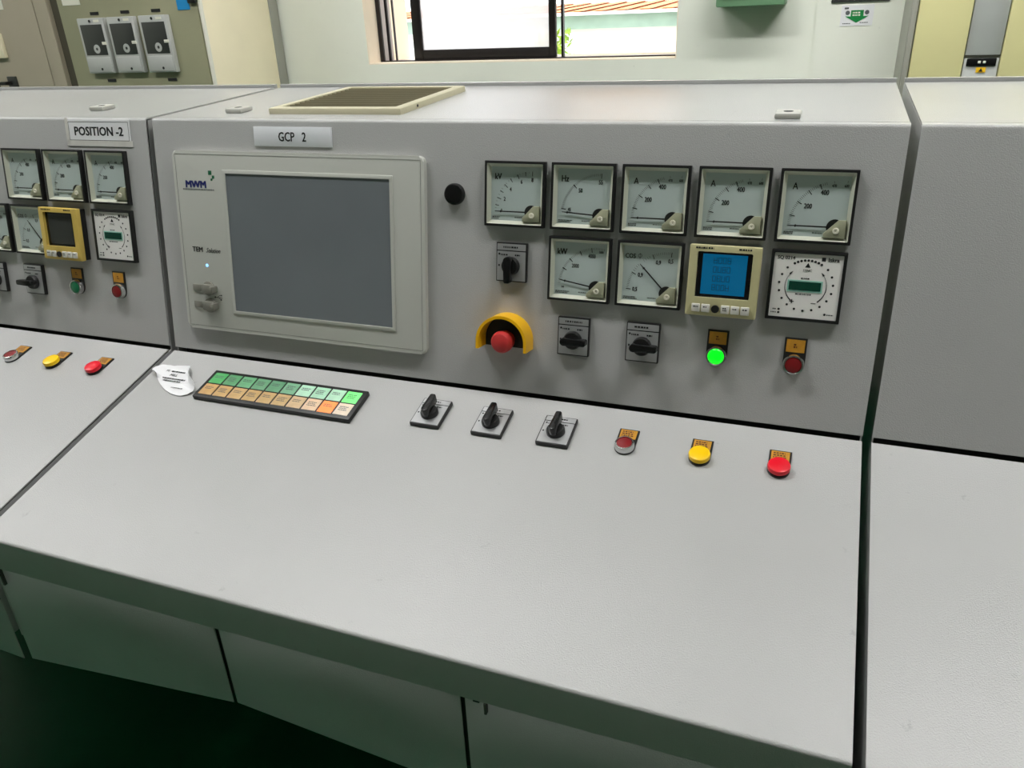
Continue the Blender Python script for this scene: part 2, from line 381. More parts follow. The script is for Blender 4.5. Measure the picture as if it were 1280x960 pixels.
for x, z in ((-2.15, 0.613), (-1.98, 0.613), (-1.814, 0.613), (-2.141, 0.345), (-1.802, 0.345)):
    MB().box(-0.023, 0.023, -0.003, 0, -0.006, 0.006).build('label_strip', 'print', CB, (x + 1.965, -0.012, ZB + z))
MB().box(-0.031, 0.031, -0.002, 0, -0.02, 0.03).build('sticker', 'label_blue', CB, (-1.667 + 1.965, -0.012, ZB + 0.63), label='blue sticker')
MB().box(-0.05, 0.05, -0.002, 0, -0.012, 0.03).build('sticker', 'cab_white', CB, (-2.267 + 1.965, -0.012, ZB + 0.661), label='white sticker')
MB().box(-0.02, 0.02, -0.014, 0, -0.02, 0.012, 0.003).build('hinge', 'black', CB, (0.352, -0.012, ZB + 0.652))
# right cabinet
CR = thing('electrical_cabinet', 'pale yellow cabinet with a grey strip behind the right console', 'cabinet', (1.75, 1.95, 0))
MB().box(-0.705, 0.75, 0.01, 0.348, 0, 2.3, 0.003).build('body', 'cab_edge', CR)
MB().box(-0.702, -0.686, -0.004, 0.012, 0, 2.3, 0.002).build('frame_post', 'cab_edge', CR)
MB().box(-0.683, -0.533, -0.012, 0.012, 0.05, 2.25, 0.004).build('door', 'cab_yellow', CR)
MB().box(-0.43, 0.35, -0.012, 0.012, 0.05, 2.25, 0.004).build('door', 'cab_yellow', CR)
MB().box(-0.53, -0.433, -0.004, 0.012, 0.05, ZB + 0.362, 0.001).build('strip_lower', 'cab_strip', CR)
MB().box(-0.53, -0.433, -0.004, 0.012, ZB + 0.372, 2.25, 0.001).build('strip_upper', 'cab_strip', CR)
kb = MB().box(-0.522, -0.440, -0.008, 0.0, ZB + 0.340, ZB + 0.362, 0.001).build('indicator_bar', 'black_gloss', CR)
for x in (-0.487, -0.473): MB().box(x - 0.004, x + 0.004, -0.010, 0, ZB + 0.348, ZB + 0.355, 0.001).build('indicator', 'cab_white', kb)
wp = MB().box(-0.492, -0.465, -0.006, 0, ZB + 0.321, ZB + 0.336).build('warning_sticker', 'label_yellow', CR, label='small yellow warning sticker')
b = MB(); b.prism([(-0.4845, ZB + 0.3235), (-0.4725, ZB + 0.3235), (-0.4785, ZB + 0.334)], -0.0067, -0.006, ax='y'); b.build('warning_triangle', 'print', wp)

# ------------------------------------------------------------------ things on the back wall
gb = thing('wall_box', 'green box mounted high on the wall right of the window', 'box', (0.53, YW, 1.2))
MB().box(-0.12, 0.12, -0.13, 0, 0.285, 0.42, 0.006).build('housing', 'box_green', gb)
MB().box(-0.1, 0.1, -0.136, -0.12, 0.31, 0.4, 0.003).build('lens', 'cab_white', gb)
db = thing('notice_board', 'dark notice strip above the green arrow sticker', 'sign', (0.9, YW - 0.012, 1.2))
MB().box(-0.097, 0.095, -0.006, 0, 0.284, 0.40).build('board', 'relay_dark', db)
ws = thing('wall_sticker', 'white sticker with a green down arrow on the back wall', 'sticker', (0.894, YW - 0.012, Z0 + 0.49))
MB().box(-0.054, 0.054, -0.002, 0, -0.034, 0.034).build('sheet', 'paper', ws)
MB().prism([(0, -0.024), (0.039, -0.002), (0.021, -0.003), (0.021, 0.017), (-0.021, 0.017), (-0.021, -0.003), (-0.039, -0.002)], -0.0035, -0.001, ax='y').build('arrow', 'sign_green', ws)
b = MB()
for s_ in (-1, 1): b.prism([(s_ * 0.032 + x, 0.009 + y) for x, y in arc(0, 0, 0.0075, 0, 340, 12)], -0.003, -0.001, ax='y')
b.prism([(-0.044, 0.021), (-0.03, 0.021), (-0.03, 0.027), (-0.044, 0.027)], -0.003, -0.001, ax='y')
b.build('dots', 'print_grey', ws)
b = MB(); b.micro(-0.015, 0.009, 0.03, 0.005, 0, 2, seed=4); b.build('lettering', 'cab_white', ws, (0, -0.0038, 0)).data.transform(Matrix(((1, 0, 0, 0), (0, 0, 1, 0), (0, 1, 0, 0), (0, 0, 0, 1))))
b = MB(); b.micro(-0.045, -0.026, 0.028, 0.003, 0, 1, seed=5); b.micro(0.012, -0.024, 0.028, 0.003, 0, 1, seed=6); fp = b.build('fine_print', 'print_grey', ws, (0, -0.0025, 0)); fp['kind'] = 'stuff'; fp.data.transform(Matrix(((1, 0, 0, 0), (0, 0, 1, 0), (0, 1, 0, 0), (0, 0, 0, 1))))

# ------------------------------------------------------------------ consoles
sA, cA, sB, cB = math.sin(AL), math.cos(AL), math.sin(BE), math.cos(BE)
def pan(v, h=0): return (v * sA - h * cA, Z0 + v * cA + h * sA)
def dsk(wd, h=0): return (-wd * cB - h * sB, Z0 - wd * sB + h * cB)
DY, DZ = pan(VT)
def top(y, h=0): return (y - h * math.sin(G), DZ + (y - DY) * math.tan(G) + h * math.cos(G))
EY = 0.462
FY, FZZ = dsk(WD)
LIPZ = Z0 - 0.176
def offset_sheet(line, t):
    """thin folded sheet: outer line plus the same line moved t to its right"""
    n = len(line); inner = []
    for i, p in enumerate(line):
        a = Vector(line[max(i - 1, 0)]); c = Vector(line[min(i + 1, n - 1)])
        if 0 < i < n - 1:
            d1 = (Vector(p) - a).normalized(); d2 = (c - Vector(p)).normalized(); d = (d1 + d2).normalized(); k = 1 / max(0.4, d.dot(d1))
        else: d = (c - a).normalized(); k = 1
        nrm = Vector((d.y, -d.x)); inner.append(tuple(Vector(p) + nrm * t * k))
    return line + inner[::-1]
def bend(p0, p1, p2, r, n=5):
    a = (Vector(p0) - Vector(p1)).normalized(); c = (Vector(p2) - Vector(p1)).normalized(); ang = a.angle(c)
    d = r / math.tan(ang / 2); q0 = Vector(p1) + a * d; q1 = Vector(p1) + c * d
    out = []
    for i in range(n + 1):
        t = i / n; out.append(tuple((1 - t) ** 2 * q0 + 2 * t * (1 - t) * Vector(p1) + t * t * q1))
    return out
def console(label, dx):
    root = thing('control_console', label, 'console', (dx, 0, 0), 'control consoles in a row')
    xa, xb = X0, X1
    # folded instrument panel
    line = [pan(0.005)] + bend(pan(0.005), (DY, DZ), top(DY + 0.014), 0.006) + [top(DY + 0.014)]
    ip = MB().prism(offset_sheet(line, 0.002), xa, xb, ax='x').build('instrument_panel', 'paint', root)
    MB().prism([top(DY + 0.0155), top(EY - 0.012), top(EY - 0.012, -0.003), top(DY + 0.0155, -0.003)], xa + 0.0005, xb - 0.0005, ax='x').build('top_cover', 'paint', root)
    MB().prism([top(EY - 0.010, 0.006), top(EY, 0.006), top(EY, -0.02), top(EY - 0.010, -0.02)], xa, xb, ax='x').build('rear_trim', 'paint', root)
    # folded desk with its front lip
    line = [(FY, LIPZ)] + bend((FY, LIPZ), (FY, FZZ), dsk(0.004), 0.005) + [dsk(0.004)]
    MB().prism(offset_sheet(line, 0.002), xa, xb, ax='x').build('desk_panel', 'paint', root)
    # dark carcass and side panels
    car = [(-0.440, Z0 - 0.15), (-0.440, Z0 - 0.31), (0.14, Z0 - 0.31), (0.14, 0.0), (0.445, 0.0), (0.445, Z0 + 0.405), (0.09, Z0 + 0.392), (0.022, Z0 - 0.015)]
    MB().prism(car, xa + 0.004, xb - 0.004, ax='x').build('carcass', 'paint_dark', root)
    sp = [(FY + 0.003, FZZ - 0.004), (FY + 0.003, Z0 - 0.315), (0.13, Z0 - 0.315), (0.13, 0.0), (EY - 0.001, 0.0), (EY - 0.001, top(EY)[1] - 0.004), (DY + 0.006, DZ - 0.004), (0.004, Z0 - 0.0045)]
    for x in (xa + 0.0005, xb - 0.0025): MB().prism(sp, x, x + 0.002, ax='x').build('side_panel', 'paint', root)
    # three hanging front doors with uneven lower edges
    for i, (a, c, za, zc) in enumerate(((xa + 0.002, 0.1445, -0.366, -0.319), (0.1515, 0.5105, -0.317, -0.349), (0.5165, xb - 0.004, -0.351, -0.3726))):
        poly = [(a, Z0 + za), (c, Z0 + zc), (c, LIPZ + 0.02), (a, LIPZ + 0.02)]
        d = MB().prism(poly, FY + 0.0035, FY + 0.0055, bev=0.0006, ax='y').build('door', 'paint', root)
        if i == 2:
            MB().box(a + 0.027, a + 0.030, FY - 0.002, FY + 0.004, Z0 - 0.193, Z0 - 0.176).build('latch', 'paint_dark', d)
            MB().box(a + 0.012, a + 0.02, FY + 0.001, FY + 0.004, Z0 - 0.180, Z0 - 0.177).build('lock_slot', 'print', d)
        if i == 0: MB().box(a + 0.010, a + 0.0135, FY - 0.001, FY + 0.004, Z0 - 0.208, Z0 - 0.176).build('latch', 'paint_dark', d)
    return root
PR = PI / 2 - AL
def on_panel(u, v, h=0.0):
    y, z = pan(v, h); return (u, y, z)
def on_desk(u, wd, h=0.0):
    y, z = dsk(wd, h); return (u, y, z)
def put(b, name, mat, par, **k): return b.build(name, mat, par, **k)

# -- panel meter, 96 mm square; local x right, y up the panel, z out
def meter(root, u, v, kind, label, needle=180.0):
    px, py = 0.026, -0.026
    o = MB().ring(0.096, 0.096, 0.0885, 0.0885, 0, 0.0085, r=0.0008).build('panel_meter', 'black', root, on_panel(u + 0.048, v - 0.048), PR, label=label)
    MB().funnel(0.0885, 0.0885, 0.0078, 0.079, 0.079, 0.0008).build('dial_surround', 'dial_wall', o)
    b = MB(); b.norecalc = True; b.rect(-0.0397, 0.0397, -0.0397, 0.0397, 0.0008); b.build('dial', 'dial', o)
    b = MB(); b.norecalc = True; z = 0.0011; Ro, Rm, Ri = 0.0595, 0.0555, 0.0525
    def tick(a, r0, r1, wd):
        c, s = math.cos(math.radians(a)), math.sin(math.radians(a)); b.seg(px + r0 * c, py + r0 * s, px + r1 * c, py + r1 * s, wd, z)
    def num(a, t, size, R=0.0445, xs=0.72, bd=0.03):
        c, s = math.cos(math.radians(a)), math.sin(math.radians(a)); b.text(t, px + R * c, py + R * s, size, z, xs=xs, bold=bd)
    def minors(a0, a1, n, r0=0.0560, wd=0.0004):
        for i in range(n + 1): tick(a0 + (a1 - a0) * i / n, r0, Ro, wd)
    unit = {'kV': 'kV', 'Hz': 'Hz', 'A': 'A', 'kW': 'kW', 'cos': 'cos φ'}[kind]
    if kind == 'cos':
        b.text('COS', -0.0295, 0.0255, 0.0095, z, xs=0.82, bold=0.03)
        b.ring(0.0001, 0.0001, 0.00005, 0.00005, z, z)
        n = 14
        for i in range(n):
            a0, a1 = 2 * PI * i / n, 2 * PI * (i + 1) / n
            b.seg(-0.0155 + 0.0026 * math.cos(a0), 0.0262 + 0.0026 * math.sin(a0), -0.0155 + 0.0026 * math.cos(a1), 0.0262 + 0.0026 * math.sin(a1), 0.0007, z)
        b.seg(-0.0155, 0.021, -0.0155, 0.030, 0.0006, z)
    else: b.text(unit, -0.0285, 0.0255, 0.0125, z, xs=0.8, bold=0.03 if kind != 'A' else 0.012)
    if kind == 'kV':
        for a in (180, 160, 138, 113.5, 90): tick(a, Ri, Ro, 0.0011)
        for a in (171, 149, 126, 101): tick(a, 0.0535, Ro, 0.0009)
        minors(180, 90, 18, 0.057)
        for a, t in ((157, '2'), (136, '4'), (111, '6'), (90, '8')): num(a, t, 0.0085, 0.0475)
        num(178, '0', 0.006, 0.0485)
    elif kind == 'Hz':
        for a in (172, 134, 90): tick(a, Ri, Ro, 0.0011)
        minors(172, 90, 40)
        num(171, '45', 0.007, 0.047); num(131, '50', 0.0085, 0.0465); num(91, '55', 0.0085, 0.0475)
    elif kind == 'A':
        for a in (180, 166.5, 147.5, 129, 114): tick(a, Ri, Ro, 0.0011)
        minors(180, 106, 32); tick(97, 0.0565, Ro, 0.0004); tick(81, 0.0575, 0.0605, 0.0004)
        num(144, '200', 0.0092, 0.0445, 0.74, 0.022); num(111, '400', 0.0092, 0.0475, 0.74, 0.022)
        num(97, '470', 0.0052, 0.0535); num(81, '600', 0.0052, 0.054)
    elif kind == 'kW':
        for a in (171, 153, 136, 117, 99): tick(a, Ri, Ro, 0.0011)
        minors(176, 80, 40); num(137, '2000', 0.0085, 0.0455, 0.66, 0.018); num(100, '4000', 0.0085, 0.0475, 0.66, 0.018); num(84, '5000', 0.0048, 0.0535); num(182, '500', 0.0042, 0.052)
    else:
        for a in (177, 152, 113, 86): tick(a, Ri, Ro, 0.0011)
        minors(177, 152, 10); minors(113, 86, 10); minors(148, 138, 3); minors(128, 118, 3)
        num(176, '0.5'.replace('.', ','), 0.0085, 0.0465); num(148, '0,9', 0.0085, 0.0465); num(108, '0,9', 0.0085, 0.0465); num(86, '0,5', 0.0085, 0.047)
    b.micro(-0.037, -0.0345, 0.012 if kind in ('kV', 'A') else 0.022, 0.0014, z, 2, seed=ord(kind[0]) % 5)
    b.micro(-0.001, -0.0345, 0.012, 0.0013, z, 1, seed=2)
    b.build('scale', 'print', o, smooth=False)
    # needle and hub
    b = MB(); a = math.radians(needle); c, s = math.cos(a), math.sin(a)
    def P(r, t): return (px + r * c - t * s, py + r * s + t * c)
    b.prism([P(0.006, -0.0010), P(0.048, -0.0009), P(0.0575, -0.0004), P(0.0575, 0.0004), P(0.048, 0.0009), P(0.006, 0.0010)], 0.0026, 0.0031)
    b.prism([P(0.0475, -0.0002), P(0.0490, -0.0021), P(0.0510, -0.0002), P(0.0510, 0.0002), P(0.0490, 0.0021), P(0.0475, 0.0002)], 0.0026, 0.0032)
    b.build('needle', 'black', o)
    MB().lathe([(0.0105, 0.001), (0.0105, 0.0038), (0, 0.0038)], px, py, 24).build('hub', 'black', o)
    MB().prism([(0.0395, -0.0397), (0.0395, -0.0165), (0.0300, -0.0165), (0.0128, -0.0345), (0.0128, -0.0397)], 0.0008, 0.0072, bev=0.0006).build('corner_cover', 'cover_beige', o)
    MB().lathe([(0.0042, 0.007), (0.0042, 0.0084), (0.0036, 0.0088), (0.0018, 0.0088), (0.0014, 0.0078), (0, 0.0078)], 0.0280, -0.0302, 18).build('screw', 'screw', o)
    b = MB(); b.norecalc = True; b.rect(-0.0442, 0.0442, -0.0442, 0.0442, 0.0076); b.build('glass', 'glass', o)
    return o
def sync_meter(root, u, v, label):
    o = MB().ring(0.096, 0.096, 0.0875, 0.0875, 0, 0.0085, r=0.0008).build('synchronoscope', 'black', root, on_panel(u + 0.048, v - 0.048), PR, label=label)
    MB().box(-0.0438, 0.0438, -0.0438, 0.0438, 0.0, 0.0065).build('face', 'face_white', o)
    b = MB(); b.norecalc = True; z = 0.0068
    for i in range(9): a = 90 + (i - 4) * 7.8; b.disc(0.033 * math.cos(math.radians(a)), 0.002 + 0.033 * math.sin(math.radians(a)), 0.0017, z)
    for i in range(15):
        a = 138 + i * (402 - 138) / 14; b.disc(0.0345 * math.cos(math.radians(a)), 0.001 + 0.0345 * math.sin(math.radians(a)), 0.0016, z)
    for x, y in ((-0.031, -0.0335), (-0.031, -0.0380), (0.0285, -0.0365)): b.disc(x, y, 0.0016, z)
    b.flat([(-0.0036, 0.0255), (0.0036, 0.0255), (0, 0.0318)], z)
    b.text('SYNC', 0, 0.0215, 0.0045, z, bold=0.02); b.text('SQ 0214', -0.0285, 0.0375, 0.0064, z, xs=1.0, bold=0.035)
    b.text('Iskra', 0.0315, 0.0375, 0.0075, z, xs=0.95, bold=0.03); b.rect(0.0165, 0.0215, 0.0350, 0.0400, z)
    b.micro(0, 0.0105, 0.014, 0.0018, z, 1, seed=1, centre=True); b.micro(-0.002, -0.0110, 0.020, 0.0018, z, 1, seed=2, centre=True)
    b.micro(-0.039, -0.0335, 0.006, 0.0016, z, 1, seed=3); b.micro(-0.041, -0.0380, 0.008, 0.0016, z, 1, seed=4); b.micro(0.031, -0.0368, 0.009, 0.0014, z, 1, seed=5)
    b.text('+', -0.0155, -0.0215, 0.011, z, bold=0.03); b.text('–', 0.0125, -0.0215, 0.011, z, bold=0.02)
    for sg in (-1, 1):
        pts = arc(0, 0, 0.0265, 90 - sg * 48, 90 - sg * 140, 14)
        for i, (p, q) in enumerate(zip(pts, pts[1:])): b.seg(*p, *q, 0.0004 + 0.0011 * i / 13, z)
        p = pts[0]; t = math.radians(90 - sg * 48); d = (-math.sin(t) * sg, math.cos(t) * sg); e = (math.cos(t), math.sin(t))
        b.flat([(p[0] + d[0] * 0.003, p[1] + d[1] * 0.003), (p[0] - d[0] * 0.003 + e[0] * 0.0014, p[1] - d[1] * 0.003 + e[1] * 0.0014), (p[0] - d[0] * 0.003 - e[0] * 0.0014, p[1] - d[1] * 0.003 - e[1] * 0.0014)], z)
    b.build('scale', 'print', o, smooth=False)
    MB().box(-0.0235, 0.0215, -0.0078, 0.0080, 0.0064, 0.0071).build('display_rim', 'lcd_rim', o)
    MB().box(-0.0215, 0.0195, -0.0056, 0.0062, 0.0066, 0.0075).build('display', 'lcd_green', o)
    return o
def power_meter(root, u, v, lit, label):
    fm = 'pm_frame' if lit else 'pm_frame_yellow'
    o = MB().box(-0.048, 0.048, -0.048, 0.048, 0, 0.012, 0.001).build('power_meter', 'black', root, on_panel(u + 0.048, v - 0.048), PR, label=label)
    f = MB(); f.ring(0.0965, 0.0985, 0.074, 0.064, 0.012, 0.022, cy=0, icy=0.0085, r=0.0015); f.build('frame', fm, o)
    MB().box(-0.0385, 0.0385, -0.025, 0.042, 0.010, 0.0165).build('bezel', 'pm_dark', o)
    MB().box(-0.030, 0.030, -0.019, 0.037, 0.012, 0.0172).build('screen', 'pm_lcd' if lit else 'pm_off', o)
    if lit:
        b = MB(); b.norecalc = True; z = 0.0175
        for r in range(4):
            for cidx in range(4):
                x = -0.0125 + cidx * 0.0062; y = 0.0285 - r * 0.0125; w2, h2, t = 0.0023, 0.0042, 0.0006
                if (r * 4 + cidx) % 5 != 0: b.rect(x - w2, x + w2, y + h2 - t, y + h2, z)
                b.rect(x - w2, x + w2, y - h2, y - h2 + t, z)
                if (r + cidx) % 3 == 0: b.rect(x - w2, x + w2, y - t / 2, y + t / 2, z)
                b.rect(x - w2, x - w2 + t, y - h2, y + h2, z); b.rect(x + w2 - t, x + w2, y - h2, y + h2, z)
        b.build('digits', 'pm_digit', o, smooth=False)
    for i in range(6):
        x = -0.0335 + i * 0.0134
        if i == 2: MB().lathe([(0.0058, 0.020), (0.0054, 0.0245), (0, 0.0250)], x, -0.0385, 18).build('knob', 'black', o); continue
        k = MB().box(x - 0.0058, x + 0.0058, -0.0440, -0.0325, 0.020, 0.0238, 0.001).build('key', 'pm_key', o)
    b = MB(); b.norecalc = True
    b.micro(-0.04, 0.0455, 0.030, 0.0024, 0.0223, 1, seed=3); b.micro(0.018, 0.0455, 0.022, 0.0024, 0.0223, 1, seed=8)
    for i in (0, 1, 3, 4, 5): b.micro(-0.0335 + i * 0.0134, -0.0365, 0.0065, 0.0018, 0.0240, 2 if i in (3,) else 1, seed=i, centre=True)
    b.build('lettering', 'print', o, smooth=False)['kind'] = 'stuff'
    return o
def rotary(root, loc, rx, lever, label, lines=True):
    """50 x 60 mm plate, origin at its middle"""
    o = MB().box(-0.025, 0.025, -0.030, 0.030, 0, 0.0075, 0.0012).build('rotary_switch', 'black', root, loc, rx, label=label)
    MB().box(-0.0232, 0.0232, 0.0185, 0.0280, 0.006, 0.0079).build('legend_strip', 'silver', o)
    MB().box(-0.0232, 0.0232, -0.0280, 0.0168, 0.006, 0.0079).build('face_plate', 'silver', o)
    b = MB(); b.norecalc = True; z = 0.0082
    b.micro(0, 0.0232, 0.026, 0.0026, z, 1, seed=len(label), centre=True)
    b.micro(-0.017, 0.0115, 0.013, 0.0024, z, 1, seed=4); b.micro(0.006, 0.0115, 0.009, 0.0024, z, 1, seed=9); b.rect(-0.021, -0.0185, -0.0065, -0.0035, z)
    b.disc(-0.0195, 0.0125, 0.0016, z)
    b.build('lettering', 'print', o, smooth=False)
    k = MB().lathe([(0.0142, 0.0075), (0.0142, 0.013), (0.0125, 0.0165), (0, 0.0168)], 0, -0.005, 28).build('knob', 'black', o)
    b = MB()
    poly = arc(-0.0095, 0, 0.0060, 90, 270, 8) + [(0.0225, -0.0048), (0.0245, -0.003), (0.0245, 0.003), (0.0225, 0.0048)]
    b.prism(poly, 0.014, 0.029, bev=0.0012); b.build('lever', 'black_gloss', o, (0, -0.005, 0), rz=math.radians(lever))
    return o
def push(root, loc, rx, cap, label, kind='lamp'):
    """legend plate with a round button, origin at the button's middle"""
    poly = [(-0.0148, 0.0)] + arc(0, 0, 0.0148, 180, 360, 16)[1:] + [(0.0148, 0.0368), (-0.0148, 0.0368)]
    o = MB().prism(poly, 0, 0.003, bev=0.0005).build('push_button' if kind != 'lamp' else 'indicator_button', 'black', root, loc, rx, label=label)
    MB().box(-0.0122, 0.0122, 0.0165, 0.0345, 0.002, 0.0036).build('legend', 'amber', o)
    b = MB(); b.norecalc = True
    if rx > 1: b.micro(0, 0.0275, 0.005, 0.0022, 0.0038, 2, seed=1, centre=True)
    else: b.micro(0, 0.0305, 0.019, 0.0026, 0.0038, 3, seed=3, centre=True)
    b.build('lettering', 'amber_text', o, smooth=False)
    if kind == 'lamp':
        MB().lathe([(0.0145, 0.003), (0.0145, 0.0085), (0.0135, 0.0112), (0.0116, 0.0116), (0.0110, 0.0095), (0.0110, 0.004)], seg=36).build('ring', 'chrome', o)
        if cap == 'lit_green': MB().lathe([(0.0110, 0.009), (0.0110, 0.0125), (0.0095, 0.0150), (0.006, 0.0165), (0, 0.0170)], seg=30).build('cap', cap, o)
        else: MB().lathe([(0.0110, 0.009), (0.0108, 0.0108), (0.0095, 0.0112), (0, 0.0114)], seg=30).build('cap', cap, o)
    else:
        MB().lathe([(0.0125, 0.003), (0.0125, 0.006), (0.010, 0.0065)], seg=30).build('collar', 'black', o)
        MB().lathe([(0.0110, 0.005), (0.0148, 0.0058), (0.0153, 0.0100), (0.0143, 0.0125), (0.0115, 0.0134), (0, 0.0138)], seg=36).build('cap', cap, o)
    return o

center = console('middle control console with touch screen, meters and lit green button', 0.0)
left = console('left control console carrying the taped position sign, cut off by the frame', -1.2265)
right = console('blank right control console without any instruments', 1.2235)
# lifting lugs
def lug(root, x, y):
    yy, zz = top(y)
    b = MB(); b.prism([(-0.0165, -0.0165), (0.0165, -0.0165), (0.0165, 0.0165), (-0.0165, 0.0165)], 0, 0.008, bev=0.0025)
    o = b.build('lifting_lug', 'lug', root, (x, yy, zz), G); 
    MB().lathe([(0.0065, 0.0076), (0.0065, 0.0083), (0, 0.0083)], seg=16).build('bolt_hole', 'print', o)
lug(center, -0.140, 0.142); lug(center, 0.790, 0.115); lug(left, -0.480 + 1.2265, 0.162)
# ventilation grille on top of the middle console
yy, zz = top(0.12)
vg = MB().ring(0.256, 0.262, 0.222, 0.228, 0.0, 0.010, cy=0.131, r=0.002).build('ventilation_grille', 'vent_beige', center, (0.068, yy, zz), G, label='beige louvred ventilation grille on the console top')
MB().box(-0.111, 0.111, 0.017, 0.245, 0.0005, 0.002).build('filter_mat', 'vent_dark', vg)
sm = None
for i in range(15):
    y = 0.024 + i * 0.0152
    if sm is None:
        so = MB().prism([(0.0, 0.0025), (0.0, 0.0088), (0.0085, 0.0078), (0.0085, 0.0062), (0.0015, 0.0068), (0.0015, 0.0025)], -0.111, 0.111, ax='x').build('slat', 'vent_slat', vg, (0, y, 0)); sm = so.data
    else:
        so = bpy.data.objects.new('slat', sm); COL.objects.link(so); so.parent = vg; so.location = (0, y, 0)
MB().lathe([(0.0022, 0), (0.0022, 0.0008), (0, 0.0008)], seg=10).build('screw', 'black', vg, (0.1285, 0.06, 0.005)).rotation_euler = (0, PI / 2, 0)
# -- meters
US = {'kV': 0.3674, 'Hz': 0.4728, 'A1': 0.5782, 'A2': 0.6850, 'A3': 0.7919}
V1, V2 = 0.3620, 0.2562
meter(center, US['kV'], V1, 'kV', 'kV voltmeter, first meter of the top row'); meter(center, US['Hz'], V1, 'Hz', 'Hz frequency meter beside the kV meter', 176.5)
for k, n in (('A1', 'leftmost'), ('A2', 'middle'), ('A3', 'rightmost')):
    meter(center, US[k], V1, 'A', n + ' ampere meter of the middle console'); meter(left, US[k], V1, 'A', n + ' ampere meter of the left console')
meter(center, 0.4725, V2, 'kW', 'kW power meter with needle just above zero', 171.0); meter(left, 0.4725, V2, 'kW', 'kW meter of the left console', 171.0)
meter(center, 0.5776, V2, 'cos', 'cos phi meter with diagonal needle', 135.0); meter(left, 0.5776, V2, 'cos', 'cos phi meter of the left console', 130.0)
power_meter(center, 0.6835, V2 + 0.0, True, 'digital power meter with lit blue screen'); power_meter(left, 0.6715, V2 - 0.002, False, 'digital power meter with dark screen and yellow frame')
sync_meter(center, 0.7914, V2, 'white synchronoscope with ring of black dots'); sync_meter(left, 0.7914, V2, 'white synchronoscope of the left console')
# -- switches on the panels
rotary(center, on_panel(0.4128, 0.212), PR, 270, 'voltmeter rotary switch with lever pointing down')
rotary(center, on_panel(0.5164, 0.1058), PR, 0, 'rotary switch beside the emergency stop, lever right')
rotary(center, on_panel(0.6230, 0.1075), PR, 0, 'rotary switch left of the lit green button, lever right')
rotary(left, on_panel(0.6145, 0.1098), PR, 180, 'rotary switch of the left console, lever left'); rotary(left, on_panel(0.509, 0.1080), PR, 180, 'rotary switch at the left edge of the photograph')
push(center, on_panel(0.7308, 0.0992), PR, 'lit_green', 'lit bright green push button'); push(center, on_panel(0.8366, 0.0985), PR, 'cap_red', 'unlit dark red push button on the upright panel')
push(left, on_panel(0.7275, 0.1030), PR, 'cap_green', 'unlit green push button'); push(left, on_panel(0.8340, 0.1030), PR, 'cap_red', 'dark red push button on the left upright panel')
# -- desk controls
for u, n in ((0.3055, 'rotary switch on the desk nearest the annunciator'), (0.4103, 'middle rotary switch on the desk'), (0.5155, 'rotary switch on the desk nearest the red button')):
    rotary(center, on_desk(u, 0.0755), BE, 90, n)
for u, cap, kd, n in ((0.6212, 'cap_red', 'lamp', 'dark red push button with chrome ring on the desk'), (0.7285, 'mush_yellow', 'mush', 'yellow mushroom push button on the desk'), (0.8350, 'mush_red', 'mush', 'bright red mushroom push button on the desk')):
    push(center, on_desk(u, 0.0845), BE, cap, n, kd)
    push(left, on_desk(u + (-0.0045 if kd == 'lamp' else -0.003), 0.0885), BE, cap, n.replace('on the desk', 'on the left desk'), kd)
# -- black hole plug
MB().lathe([(0.0165, 0), (0.0165, 0.006), (0.0150, 0.0095), (0.0100, 0.011), (0, 0.0115)], seg=32).build('blanking_plug', 'black_gloss', center, on_panel(0.3155, 0.3105), PR, label='round black plug left of the kV meter')
# -- emergency stop
es = MB(); 
ou = [(0.0420, -0.013)] + arc(0, 0.0, 0.0420, 0, 180, 28) + [(-0.0420, -0.013)]
inn = [(-0.0375, -0.013)] + arc(0, 0.0, 0.0375, 180, 0, 28) + [(0.0375, -0.013)]
poly = ou + inn; n = len(ou)
V = [[es.bm.verts.new((x, y, z)) for x, y in poly] for z in (0.0, 0.034)]
N2 = len(poly)
for i in range(N2): es.bm.faces.new((V[0][i], V[0][(i + 1) % N2], V[1][(i + 1) % N2], V[1][i]))
for i in range(n - 1):
    for k in (0, 1): es.bm.faces.new((V[k][i], V[k][i + 1], V[k][N2 - 2 - i], V[k][N2 - 1 - i]))
est = es.build('emergency_stop', 'guard_yellow', center, on_panel(0.4075, 0.0905), PR, label='red emergency stop button in a yellow arched guard')
MB().prism([(0.038, -0.013)] + arc(0, 0, 0.0380, 0, 180, 24) + [(-0.038, -0.013)], 0.0, 0.003).build('base_plate', 'black', est)  # coloured black for the shadow inside the guard
MB().lathe([(0.012, 0.003), (0.012, 0.012), (0.0160, 0.014), (0.0176, 0.024), (0.0172, 0.031), (0.014, 0.0365), (0.008, 0.039), (0, 0.0395)], 0, 0.0, 36).build('mushroom_head', 'estop_red', est)
# -- nameplate
gp = MB().box(-0.0762, 0.0762, -0.0155, 0.0155, 0, 0.002, 0.0003).build('nameplate', 'white_plate', center, on_panel(0.0208, 0.3912), PR, label='white nameplate reading GCP 2')
b = MB(); b.norecalc = True; b.text('GCP', -0.0110, 0.0, 0.0205, 0.0022, xs=0.80, bold=0.022); b.build('lettering', 'print', gp, smooth=False)
b = MB(); b.norecalc = True; b.text('2', 0.0235, 0.0, 0.0205, 0.0022, xs=0.80, bold=0.022); b.build('lettering', 'print', gp, smooth=False)
